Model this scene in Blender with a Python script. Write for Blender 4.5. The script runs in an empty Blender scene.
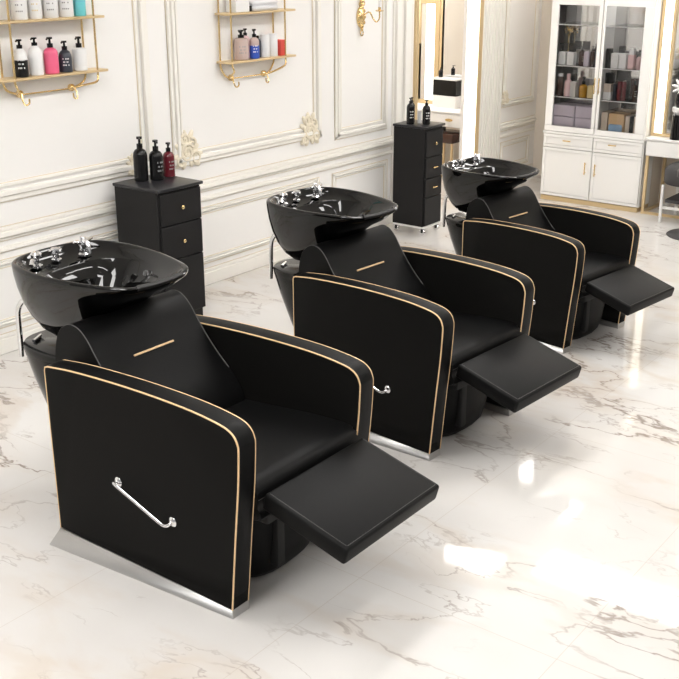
import bpy, bmesh, math, random
from mathutils import Vector, Matrix
random.seed(7)
col = bpy.context.scene.collection
PI = math.pi

# ------------------------------------------------------------------ materials
def mat(name, color, rough=.5, metal=0., spec=.5, coat=0., emit=None, estr=0., bump=None, noise=None):
    m = bpy.data.materials.new(name); m.use_nodes = True
    nt = m.node_tree; b = nt.nodes['Principled BSDF']
    b.inputs['Base Color'].default_value = (*color, 1)
    b.inputs['Roughness'].default_value = rough
    b.inputs['Metallic'].default_value = metal
    b.inputs['Specular IOR Level'].default_value = spec
    b.inputs['Coat Weight'].default_value = coat
    b.inputs['Coat Roughness'].default_value = .03
    if emit:
        b.inputs['Emission Color'].default_value = (*emit, 1)
        b.inputs['Emission Strength'].default_value = estr
    tc = nt.nodes.new('ShaderNodeTexCoord')
    if noise:      # (scale, amount) gentle mottling of the colour
        n = nt.nodes.new('ShaderNodeTexNoise'); n.inputs['Scale'].default_value = noise[0]
        n.inputs['Detail'].default_value = 4
        nt.links.new(tc.outputs['Object'], n.inputs['Vector'])
        r = nt.nodes.new('ShaderNodeMapRange')
        r.inputs['To Min'].default_value = 1 - noise[1]; r.inputs['To Max'].default_value = 1 + noise[1]
        nt.links.new(n.outputs['Fac'], r.inputs['Value'])
        x = nt.nodes.new('ShaderNodeVectorMath'); x.operation = 'SCALE'
        x.inputs[0].default_value = color
        nt.links.new(r.outputs['Result'], x.inputs['Scale'])
        nt.links.new(x.outputs['Vector'], b.inputs['Base Color'])
    if bump:       # (scale, strength)
        n = nt.nodes.new('ShaderNodeTexNoise'); n.inputs['Scale'].default_value = bump[0]
        n.inputs['Detail'].default_value = 3
        nt.links.new(tc.outputs['Object'], n.inputs['Vector'])
        bp = nt.nodes.new('ShaderNodeBump'); bp.inputs['Strength'].default_value = bump[1]
        bp.inputs['Distance'].default_value = .002
        nt.links.new(n.outputs['Fac'], bp.inputs['Height'])
        nt.links.new(bp.outputs['Normal'], b.inputs['Normal'])
    return m

M = {}
M['leather'] = mat('black_leather', (.0028, .0028, .0029), .50, spec=.15, bump=(420, .12))
M['leather_side'] = mat('black_leather_panel', (.0072, .0069, .0064), .6, spec=.07, bump=(420, .08))
M['seam'] = mat('dark_grey_seam', (.07, .068, .066), .5)
M['piping'] = mat('gold_piping', (.80, .55, .30), .38, metal=.15, spec=.6)
M['ceramic'] = mat('black_gloss_ceramic', (.0012, .0012, .0012), .03, spec=.5)
M['shell'] = mat('black_gloss_shell', (.004, .0037, .0034), .14, spec=.3)
M['chrome'] = mat('chrome', (.82, .82, .83), .08, metal=1)
M['steel'] = mat('brushed_steel', (.47, .465, .46), .30, metal=1)
M['gold'] = mat('brass', (.80, .60, .30), .25, metal=1)
M['gold_paint'] = mat('gold_paint', (.74, .57, .33), .38, metal=.5)
M['gold_line'] = mat('gilded_edge', (.74, .65, .50), .5)
M['wall'] = mat('cream_wall_paint', (.885, .87, .85), .6, spec=.3, noise=(3, .01))
M['dado'] = mat('cream_dado_paint', (.83, .78, .70), .55, spec=.3, noise=(3, .01))
M['backwall'] = mat('warm_beige_wall', (.78, .71, .62), .6, spec=.3, noise=(3, .02))
M['trim'] = mat('ivory_moulding', (.89, .865, .81), .45, spec=.35)
M['ornament'] = mat('ivory_gilt_plaster', (.80, .73, .59), .45, spec=.4, noise=(60, .08))
M['ceiling'] = mat('white_ceiling', (.85, .84, .82), .8)
M['cart'] = mat('charcoal_cabinet', (.013, .0125, .013), .5, spec=.2)
M['cart_top'] = mat('charcoal_cabinet_top', (.015, .015, .018), .3, spec=.4)
M['white'] = mat('white_lacquer', (.86, .85, .83), .35, spec=.45)
M['white_in'] = mat('grey_cabinet_interior', (.66, .64, .62), .45)
M['mirror'] = mat('mirror_glass', (.88, .88, .87), .02, metal=1)
M['cabmirror'] = mat('grey_mirror_back', (.60, .59, .58), .04, metal=.85)
M['led'] = mat('led_diffuser', (.9, .9, .88), .5, emit=(1, .965, .90), estr=2.6)
M['warmled'] = mat('warm_led_diffuser', (.9, .85, .75), .5, emit=(1, .90, .72), estr=2.4)
M['cabfill'] = mat('cabinet_fill_glow', (.9, .9, .9), .5, emit=(1, .98, .95), estr=14)  # glow of the strip added inside the display cabinet
M['lamp'] = mat('ceiling_lamp_diffuser', (.9, .9, .9), .5, emit=(1, .985, .965), estr=13.2)
M['neckpad'] = mat('matte_neck_pad', (.020, .019, .019), .55, spec=.3)
M['rubber'] = mat('black_rubber', (.01, .01, .01), .7)
M['velvet'] = mat('dark_grey_upholstery', (.05, .048, .05), .6)
def plastic(n, c, r=.3): return mat(n, c, r, spec=.5)
M['p_black'] = mat('black_plastic', (.005, .005, .0055), .2, spec=.35)
M['p_white'] = plastic('white_plastic', (.82, .82, .82))
M['p_pink'] = plastic('pink_plastic', (.80, .13, .25))
M['p_palepink'] = plastic('pale_pink_plastic', (.78, .55, .56))
M['p_navy'] = plastic('dark_slate_plastic', (.03, .035, .05))
M['p_teal'] = plastic('turquoise_plastic', (.16, .60, .66))
M['p_maroon'] = plastic('maroon_plastic', (.13, .012, .02), .15)
M['p_blue'] = plastic('blue_plastic', (.03, .09, .50))
M['p_rose'] = plastic('clear_rose_plastic', (.55, .42, .38), .2)
M['p_red'] = plastic('red_card', (.75, .10, .08), .5)
M['p_grey'] = plastic('grey_print', (.30, .30, .30), .5)
M['p_lav'] = plastic('lavender_box', (.58, .52, .60), .5)
M['p_brown'] = plastic('dark_brown_glass', (.05, .02, .012), .15)
M['p_amber'] = plastic('amber_glass', (.50, .26, .03), .15)
M['p_yellow'] = plastic('pale_yellow_card', (.75, .62, .33), .5)
M['p_beige'] = plastic('beige_card', (.66, .56, .47), .6)
M['p_wood'] = plastic('pale_wood', (.62, .42, .23), .6)
M['p_sky'] = plastic('sky_blue_cloth', (.30, .46, .66), .7)
M['p_towel'] = mat('white_towel', (.78, .78, .80), .9, bump=(300, .5))

def glass_mat():
    m = bpy.data.materials.new('clear_glass'); m.use_nodes = True
    nt = m.node_tree; nt.nodes.clear()
    o = nt.nodes.new('ShaderNodeOutputMaterial'); mx = nt.nodes.new('ShaderNodeMixShader')
    t = nt.nodes.new('ShaderNodeBsdfTransparent'); t.inputs[0].default_value = (.985, .985, .985, 1)
    g = nt.nodes.new('ShaderNodeBsdfGlossy'); g.inputs['Roughness'].default_value = .02
    f = nt.nodes.new('ShaderNodeFresnel'); f.inputs[0].default_value = 1.33
    nt.links.new(f.outputs[0], mx.inputs[0]); nt.links.new(t.outputs[0], mx.inputs[1])
    nt.links.new(g.outputs[0], mx.inputs[2]); nt.links.new(mx.outputs[0], o.inputs[0])
    return m
M['glass'] = glass_mat()

def floor_mat():
    m = bpy.data.materials.new('white_marble_tiles'); m.use_nodes = True
    nt = m.node_tree; N = nt.nodes; L = nt.links; b = N['Principled BSDF']
    tc = N.new('ShaderNodeTexCoord')
    def noise(scale, detail, dist, vec=None, rough=.55):
        n = N.new('ShaderNodeTexNoise'); n.inputs['Scale'].default_value = scale
        n.inputs['Detail'].default_value = detail; n.inputs['Distortion'].default_value = dist
        n.inputs['Roughness'].default_value = rough
        L.new(vec or tc.outputs['Object'], n.inputs['Vector']); return n
    # warped, stretched coordinates
    mp = N.new('ShaderNodeMapping'); mp.inputs['Rotation'].default_value = (0, 0, .22)
    mp.inputs['Scale'].default_value = (2.1, .85, 1.0)
    L.new(tc.outputs['Object'], mp.inputs['Vector'])
    w = noise(1.7, 5, 0, mp.outputs['Vector'])
    add = N.new('ShaderNodeVectorMath'); add.operation = 'MULTIPLY_ADD'
    add.inputs[1].default_value = (.62, .62, .62)
    L.new(w.outputs['Color'], add.inputs[0]); L.new(mp.outputs['Vector'], add.inputs[2])
    def veins(scale, lo, hi, detail=5, off=0):
        mp2 = N.new('ShaderNodeMapping'); mp2.inputs['Location'].default_value = (off, off * .7, off)
        L.new(add.outputs['Vector'], mp2.inputs['Vector'])
        n = noise(scale, detail, .25, mp2.outputs['Vector'], .5)
        s = N.new('ShaderNodeMath'); s.operation = 'SUBTRACT'; s.inputs[1].default_value = .5
        L.new(n.outputs['Fac'], s.inputs[0])
        a = N.new('ShaderNodeMath'); a.operation = 'ABSOLUTE'; L.new(s.outputs[0], a.inputs[0])
        r = N.new('ShaderNodeMapRange'); r.inputs['From Min'].default_value = lo; r.inputs['From Max'].default_value = hi
        r.inputs['To Min'].default_value = 1; r.inputs['To Max'].default_value = 0
        r.interpolation_type = 'SMOOTHSTEP'
        L.new(a.outputs[0], r.inputs['Value']); return r.outputs['Result']
    def mul(a, bb):
        x = N.new('ShaderNodeMath'); x.operation = 'MULTIPLY'; L.new(a, x.inputs[0])
        if isinstance(bb, float): x.inputs[1].default_value = bb
        else: L.new(bb, x.inputs[1])
        return x.outputs[0]
    def mask(scale, lo, hi, off):
        mp3 = N.new('ShaderNodeMapping'); mp3.inputs['Location'].default_value = (off, -off, 0)
        L.new(tc.outputs['Object'], mp3.inputs['Vector'])
        n = noise(scale, 3, 0, mp3.outputs['Vector'])
        r = N.new('ShaderNodeMapRange'); r.inputs['From Min'].default_value = lo; r.inputs['From Max'].default_value = hi
        L.new(n.outputs['Fac'], r.inputs['Value']); return r.outputs['Result']
    fine = mul(mul(veins(1.35, 0, .013, 6), mask(1.6, .42, .62, 3.)), .80)
    fine2 = mul(mul(veins(2.6, 0, .012, 6, 5.), mask(2.2, .48, .66, 9.)), .7)
    broad = mul(mul(veins(1.35, 0, .11, 4), mask(1.2, .40, .66, 3.)), .50)
    cloud = mask(1.1, .35, .75, 17.)
    def mix(c1, c2, fac, first=None):
        x = N.new('ShaderNodeMix'); x.data_type = 'RGBA'
        if first: L.new(first, x.inputs['A'])
        else: x.inputs['A'].default_value = (*c1, 1)
        x.inputs['B'].default_value = (*c2, 1); L.new(fac, x.inputs['Factor']); return x.outputs['Result']
    c = mix((.70, .685, .665), (.585, .56, .535), cloud)
    c = mix(None, (.56, .46, .36), broad, c)
    c = mix(None, (.22, .17, .14), fine, c)
    c = mix(None, (.30, .25, .22), fine2, c)
    # thin joints between tiles, .675 m deep rows running along x
    br = N.new('ShaderNodeTexBrick')
    mpb = N.new('ShaderNodeMapping'); mpb.inputs['Location'].default_value = (.35, -.365, 0)
    L.new(tc.outputs['Object'], mpb.inputs['Vector']); L.new(mpb.outputs['Vector'], br.inputs['Vector'])
    br.offset = .0; br.inputs['Scale'].default_value = 1
    br.inputs['Brick Width'].default_value = 1.35; br.inputs['Row Height'].default_value = .675
    br.inputs['Mortar Size'].default_value = .0013; br.inputs['Mortar Smooth'].default_value = .2
    jf = mul(br.outputs['Fac'], .55)
    c = mix(None, (.50, .44, .38), jf, c)
    L.new(c, b.inputs['Base Color'])
    b.inputs['Roughness'].default_value = .05
    b.inputs['Specular IOR Level'].default_value = .30
    return m
M['floor'] = floor_mat()

# ------------------------------------------------------------------ mesh helpers
def finish(name, bm, material, parent=None, angle=38, loc=None):
    bmesh.ops.remove_doubles(bm, verts=bm.verts, dist=1e-6)
    bmesh.ops.recalc_face_normals(bm, faces=bm.faces)
    ca = math.radians(angle)
    for f in bm.faces: f.smooth = True
    for e in bm.edges:
        if len(e.link_faces) == 2 and e.calc_face_angle(0) > ca: e.smooth = False
    me = bpy.data.meshes.new(name); bm.to_mesh(me); bm.free()
    mats = material if isinstance(material, (list, tuple)) else [material]
    for m_ in mats: me.materials.append(m_)
    o = bpy.data.objects.new(name, me); col.objects.link(o)
    if parent: o.parent = parent
    if loc: o.location = loc
    return o
def B(): return bmesh.new()
def add_box(bm, x0, x1, y0, y1, z0, z1, bev=0, seg=2, mtx=None):
    r = bmesh.ops.create_cube(bm, size=1)
    vs = r['verts']
    for v in vs:
        v.co = Vector(((x0 + x1) / 2 + v.co.x * (x1 - x0), (y0 + y1) / 2 + v.co.y * (y1 - y0), (z0 + z1) / 2 + v.co.z * (z1 - z0)))
    if bev:
        es = list({e for v in vs for e in v.link_edges})
        rr = bmesh.ops.bevel(bm, geom=es, offset=bev, segments=seg, profile=.5, affect='EDGES')
        vs = list({v for f in rr['faces'] for v in f.verts} | {v for v in vs if v.is_valid})
    if mtx is not None:
        for v in vs: v.co = mtx @ v.co
    return vs
def box(name, m, parent, x0, x1, y0, y1, z0, z1, bev=0, seg=2, mtx=None):
    bm = B(); add_box(bm, x0, x1, y0, y1, z0, z1, bev, seg, mtx); return finish(name, bm, m, parent)
def add_tube(bm, pts, r, seg=8, closed=False, caps=True):
    pts = [Vector(p) for p in pts]; n = len(pts); rs = r if isinstance(r, (list, tuple)) else [r] * n
    rings = []; up = None
    for i, p in enumerate(pts):
        a = pts[(i - 1) % n] if (closed or i > 0) else p
        c = pts[(i + 1) % n] if (closed or i < n - 1) else p
        t = (c - a).normalized()
        if up is None:
            up = Vector((0, 0, 1)) if abs(t.z) < .9 else Vector((1, 0, 0))
        u = (up - t * up.dot(t))
        if u.length < 1e-5: u = t.orthogonal()
        u.normalize(); w = t.cross(u); up = u
        rings.append([bm.verts.new(p + (u * math.cos(2 * PI * k / seg) + w * math.sin(2 * PI * k / seg)) * rs[i]) for k in range(seg)])
    m_ = n if closed else n - 1
    for i in range(m_):
        A, C_ = rings[i], rings[(i + 1) % n]
        for k in range(seg):
            bm.faces.new((A[k], A[(k + 1) % seg], C_[(k + 1) % seg], C_[k]))
    if caps and not closed:
        bm.faces.new(rings[0][::-1]); bm.faces.new(rings[-1])
def tube(name, m, parent, pts, r, seg=8, closed=False):
    bm = B(); add_tube(bm, pts, r, seg, closed); return finish(name, bm, m, parent, 60)
def add_lathe(bm, prof, seg=20, c=(0, 0, 0), mtx=None, sy=1.):
    rings = []
    for (r, z) in prof:
        if r < 1e-5: rings.append([bm.verts.new((c[0], c[1], c[2] + z))])
        else: rings.append([bm.verts.new((c[0] + r * math.cos(2 * PI * k / seg), c[1] + sy * r * math.sin(2 * PI * k / seg), c[2] + z)) for k in range(seg)])
    for a, b in zip(rings, rings[1:]):
        for k in range(seg):
            k2 = (k + 1) % seg
            if len(a) == 1 and len(b) == 1: continue
            if len(a) == 1: bm.faces.new((a[0], b[k], b[k2]))
            elif len(b) == 1: bm.faces.new((a[k], a[k2], b[0]))
            else: bm.faces.new((a[k], a[k2], b[k2], b[k]))
    if len(rings[0]) > 1: bm.faces.new(rings[0][::-1])
    if len(rings[-1]) > 1: bm.faces.new(rings[-1])
    if mtx is not None:
        for rg in rings:
            for v in rg: v.co = mtx @ v.co
def lathe(name, m, parent, prof, seg=20, c=(0, 0, 0), mtx=None, sy=1., angle=38):
    bm = B(); add_lathe(bm, prof, seg, c, mtx, sy); return finish(name, bm, m, parent, angle)
def cr(pts, n=6, closed=False):
    """Catmull-Rom through points"""
    P = [Vector(p) for p in pts]; out = []; k = len(P)
    rng = range(k) if closed else range(k - 1)
    for i in rng:
        if closed: p0, p1, p2, p3 = P[(i - 1) % k], P[i], P[(i + 1) % k], P[(i + 2) % k]
        else: p0, p1, p2, p3 = P[max(i - 1, 0)], P[i], P[i + 1], P[min(i + 2, k - 1)]
        for j in range(n):
            t = j / n
            out.append(.5 * ((2 * p1) + (p2 - p0) * t + (2 * p0 - 5 * p1 + 4 * p2 - p3) * t * t + (3 * p1 - p0 - 3 * p2 + p3) * t ** 3))
    if not closed: out.append(P[-1])
    return out
def prism_x(bm, poly, x0, x1, bev=0, seg=3):
    """closed polygon of (y,z) extruded along x"""
    a = [bm.verts.new((x0, p[0], p[1])) for p in poly]
    b = [bm.verts.new((x1, p[0], p[1])) for p in poly]
    n = len(poly)
    fa = bm.faces.new(a[::-1]); fb = bm.faces.new(b)
    for i in range(n): bm.faces.new((a[i], a[(i + 1) % n], b[(i + 1) % n], b[i]))
    if bev:
        es = list(fa.edges) + list(fb.edges)
        bmesh.ops.bevel(bm, geom=es, offset=bev, segments=seg, profile=.5, affect='EDGES')
def empty(name, loc, label, cat, group=None, rz=0, sc=1):
    o = bpy.data.objects.new(name, None); col.objects.link(o)
    o.location = loc; o.rotation_euler = (0, 0, rz); o.scale = (sc, sc, sc)
    o.empty_display_size = .1
    o['label'] = label; o['category'] = cat
    if group: o['group'] = group
    return o
def tag(o, label, cat, group=None):
    o['label'] = label; o['category'] = cat
    if group: o['group'] = group
    return o
def struct(o): o['kind'] = 'structure'; return o
def copy_tree(o, parent=None):
    c = o.copy(); col.objects.link(c)
    if parent: c.parent = parent
    for ch in list(o.children): copy_tree(ch, c)
    return c

YW = 4.256            # face of the panelled left wall
# ------------------------------------------------------------------ room shell
bm = B(); add_box(bm, -1.6, 9.6, -2.6, 5.9, -.08, 0); floor = struct(finish('floor', bm, M['floor']))
bm = B()
add_box(bm, -1.6, 6.45, YW, YW + .12, 0, 2.6)
add_box(bm, 7.13, 7.45, YW, YW + .03, 0, 2.6); add_box(bm, 7.45, 8.42, YW, YW + .12, 0, 2.6)
add_box(bm, 6.45, 7.13, YW, YW + .12, 2.2, 2.6)
struct(finish('wall_left', bm, M['wall']))
bm = B()
add_box(bm, 8.30, 8.42, 3.74, YW, 0, 2.6)
add_box(bm, 7.72, 8.30, 2.975, 3.78, 0, 2.6)
add_box(bm, 7.90, 8.02, -2.6, 2.975, 0, 2.6)
struct(finish('wall_back', bm, M['backwall']))
bm = B()
add_box(bm, 8.30, 8.42, YW + .12, 5.9, 0, 2.6)
add_box(bm, 5.6, 8.30, 5.78, 5.9, 0, 2.6)
add_box(bm, 5.5, 5.6, YW + .12, 5.9, 0, 2.6)
struct(finish('wall_alcove', bm, M['backwall']))
bm = B(); add_box(bm, -1.6, 9.6, -2.6, 5.9, 2.6, 2.68); struct(finish('ceiling', bm, M['ceiling']))

# mouldings on the left wall: profile stacks proud of the wall
tn = [0]
def trim(bm, m=None, name=None):
    tn[0] += 1
    return struct(finish(name or 'trim_%d' % tn[0], bm, m or M['trim']))
def rail(x0, x1, strips):
    """strips: list of (z0, z1, depth)"""
    bm = B()
    for z0, z1, d in strips: add_box(bm, x0, x1, YW - d * .75, YW + .002, z0, z1, min(.004, d * .3), 1)
    return bm
def frame_on_wall(x0, x1, z0, z1, w, d, lines=True, gold=True):
    """a raised picture-frame moulding: outer band, inner bead and thin gilded lines"""
    bm = B()
    def ring(a, b, dd, bev=.004):
        add_box(bm, x0 + a, x1 - a, YW - dd, YW + .002, z0 + a, z0 + b, bev, 1)
        add_box(bm, x0 + a, x1 - a, YW - dd, YW + .002, z1 - b, z1 - a, bev, 1)
        add_box(bm, x0 + a, x0 + b, YW - dd, YW + .002, z0 + a, z1 - a, bev, 1)
        add_box(bm, x1 - b, x1 - a, YW - dd, YW + .002, z0 + a, z1 - a, bev, 1)
    ring(0, w * .3, d * .55); ring(w * .3, w * .62, d); ring(w * .8, w, d * .5, .002)
    trim(bm)
    if gold:
        bm = B()
        def gl(a, dd):
            t = .0035
            for (p, q, r_, s) in ((x0 + a, x1 - a, z0 + a, z0 + a + t), (x0 + a, x1 - a, z1 - a - t, z1 - a), (x0 + a, x0 + a + t, z0 + a, z1 - a), (x1 - a - t, x1 - a, z0 + a, z1 - a)):
                add_box(bm, p, q, YW - dd, YW + .002, r_, s)
        gl(-.004, .004); gl(w, .004)
        trim(bm, M['gold_line'])
# chair rail, dado panels and baseboard: near stretch and the stretch past the alcove
def dado(x0, x1, dz, panels, bw=.0):
    trim(rail(x0, x1, [(.592 + dz, .612 + dz, .016), (.566 + dz, .592 + dz, .030), (.548 + dz, .562 + dz, .012)]))
    trim(rail(x0, x1, [(.5445 + dz, .548 + dz, .006), (.613 + dz, .6165 + dz, .006)]), M['gold_line'])
    trim(rail(x0, x1, [(.495 + dz, .515 + dz, .016), (.515 + dz, .521 + dz, .008)]))
    trim(rail(x0, x1, [(.491 + dz, .4945 + dz, .006)]), M['gold_line'])
    struct(finish('baseboard_left', rail(x0, x1, [(0, .075, .020), (.075, .095, .012)]), M['trim']))
    trim(rail(x0, x1, [(.096, .099, .006)]), M['gold_line'])
    for (a, b) in panels: frame_on_wall(a, b, .13, .455 + dz, .035, .012)
dado(-1.6, 6.42, 0, [(.4, 1.5), (1.62, 2.7), (2.82, 3.98), (4.12, 5.36), (5.50, 6.12)])
dado(7.69, 8.28, -.105, [(7.72, 8.20)])
frame_on_wall(1.2, 2.62, .73, 2.3, .085, .022)
frame_on_wall(2.76, 3.955, .73, 2.3, .085, .022)
frame_on_wall(4.095, 5.385, .715, 2.3, .075, .022)
frame_on_wall(5.53, 6.11, .674, 2.3, .065, .020)
frame_on_wall(7.71, 8.24, .632, 2.3, .05, .018)
# pilasters (reeded strips)
bm = B()
for a, b, d in ((6.165, 6.18, .012), (6.195, 6.255, .022), (6.27, 6.285, .012), (6.30, 6.37, .022), (6.385, 6.405, .014)):
    add_box(bm, a, b, YW - d, YW + .002, .1, 2.6, .004, 1)
trim(bm)
bm = B()
for k in range(8):
    add_box(bm, 7.325 + k * .044, 7.357 + k * .044, YW - .025, YW + .002, .0, 2.6, .008, 2)
trim(bm)
# gold jambs of the opening
bm = B()
add_box(bm, 6.425, 6.462, YW - .02, YW + .13, 0, 2.22, .003, 1)
trim(bm, M['gold_paint'])

def scroll(bm, c, r, turns, ang, flip=1, rad=.006):
    pts = []
    for i in range(22):
        t = i / 21; a = ang + flip * t * turns * 2 * PI; rr = r * (1 - .8 * t)
        pts.append((c[0] + rr * math.cos(a), c[1], c[2] + rr * math.sin(a)))
    add_tube(bm, pts, [rad * (1 - .5 * i / 21) for i in range(22)], 6)
def leaf(bm, c, a, l, w):
    m = Matrix.Translation(c) @ Matrix.Rotation(-a, 4, 'Y') @ Matrix.Translation((l / 2, 0, 0)) @ Matrix.Diagonal((l / 2, .011, w / 2, 1))
    bmesh.ops.create_icosphere(bm, subdivisions=2, radius=1, matrix=m)
def ornament(x, z, s=1.):
    """carved swirl of scrolls and leaves at a panel corner"""
    bm = B(); y = YW - .010
    for (dx, dz, r, tr, a0, fl, rd) in ((0, 0, .050, 1.8, .6, 1, .011), (.058, -.030, .036, 1.5, 2.6, -1, .010), (-.045, -.042, .030, 1.4, .4, 1, .009), (-.018, .066, .036, 1.5, -1.0, 1, .009), (.040, .045, .028, 1.3, 2.0, -1, .009)):
        scroll(bm, (x + dx * s, y - .006, z + dz * s), r * s, tr, a0, fl, rd * s)
    for (dx, dz, a, l, w_) in ((-.03, .02, 2.6, .06, .036), (-.04, -.01, 3.2, .055, .032), (.03, -.03, -.6, .08, .036), (.05, -.02, .1, .07, .034), (0, .04, 1.7, .08, .036), (.02, .05, 1.1, .07, .032), (-.02, .04, 2.1, .07, .030), (-.01, -.03, -1.9, .055, .034), (.02, -.03, -1.2, .05, .03), (.03, .0, .5, .07, .034), (-.03, -.03, 3.8, .06, .030), (0, 0, .8, .06, .05), (0, 0, 2.2, .06, .05), (0, 0, -.8, .06, .05), (0, 0, 4.0, .06, .05)):
        leaf(bm, (x + dx * s, y + .002, z + dz * s), a, l * s, w_ * s)
    trim(bm, M['ornament'])
ornament(3.80, .770, .6); ornament(4.185, .785, 1.08); ornament(5.255, .760, 1.05); ornament(7.735, .70, .6)

# ceiling lamps read from floor reflections, the second row added to light the room
lamp_specs = [(6.45, 6.80, 1.9, 3.1), (6.2, 6.5, 3.35, 3.8), (7.75, 8.1, 3.3, 4.0),
              (1.2, 2.6, .80, .92), (3.2, 4.6, .80, .92), (1.2, 2.6, 2.3, 2.75), (3.4, 4.8, 2.3, 2.75), (-.9, .3, 1.2, 2.4), (4.8, 5.6, -.6, .4), (1.6, 2.8, -1.6, -.8), (6.7, 7.7, 4.6, 5.4), (7.25, 7.45, 1.3, 2.3), (7.35, 7.6, 3.25, 3.6)]
for k, (a, b, c, d) in enumerate(lamp_specs):
    e = empty('ceiling_lamp', ((a + b) / 2, (c + d) / 2, 2.6), 'white rectangular lamp panel out of view in the white ceiling', 'ceiling lamp', 'ceiling lamps over the salon')
    hx, hy = (b - a) / 2, (d - c) / 2
    box('frame', M['white'], e, -hx - .02, hx + .02, -hy - .02, hy + .02, -.03, 0)
    box('diffuser', M['lamp'], e, -hx, hx, -hy, hy, -.036, -.0305)

# ------------------------------------------------------------------ shampoo chairs
ARM = [(.774, .041), (.776, .600), (.773, .612), (.760, .6175), (.645, .629), (.484, .636), (.332, .638), (.189, .635), (.10, .629), (.03, .620),
       (-.005, .611), (-.027, .596), (-.038, .575), (-.041, .550), (-.034, .436), (-.016, .262), (.006, .030)]
def arm_profile():
    top = cr([(0, y, z) for y, z in ARM[3:]], 4)
    return [(p[0]) for p in ()] + [(y, z) for y, z in ARM[:3]] + [(p.y, p.z) for p in top]
AP = arm_profile()
HO = [(0, 0), (.30, .002), (.54, .02), (.72, .085), (.86, .24), (.965, .42), (1.0, .60), (.95, .78), (.80, .91), (.48, .982), (0, 1)]
def basin_outline(n=5):
    h = cr([(x, y, 0) for x, y in HO], n)
    right = [(p.x, p.y) for p in h]
    left = [(-x, y) for x, y in right[1:-1]][::-1]
    return right + left
BO = basin_outline()
CX = .3185
def basin_ring(bm, yf, yr, hw, zf, zr, dip=0):
    out = []
    for (hx, yn) in BO:
        z = zf + (zr - zf) * yn
        if dip and yn < .12: z -= dip * (1 - (abs(hx) / .72) ** 2) if abs(hx) < .72 else 0
        out.append(bm.verts.new((CX + hx * hw, yf + yn * (yr - yf), z)))
    return out
def bridge(bm, A, C_):
    n = len(A)
    for i in range(n): bm.faces.new((A[i], A[(i + 1) % n], C_[(i + 1) % n], C_[i]))
def supering(bm, x0, x1, y0, y1, z, p=3.2, n=40):
    cx, cy, hx, hy = (x0 + x1) / 2, (y0 + y1) / 2, (x1 - x0) / 2, (y1 - y0) / 2
    out = []
    for k in range(n):
        a = 2 * PI * k / n; c, s = math.cos(a), math.sin(a)
        out.append(bm.verts.new((cx + hx * math.copysign(abs(c) ** (2 / p), c), cy + hy * math.copysign(abs(s) ** (2 / p), s), z)))
    return out

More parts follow.
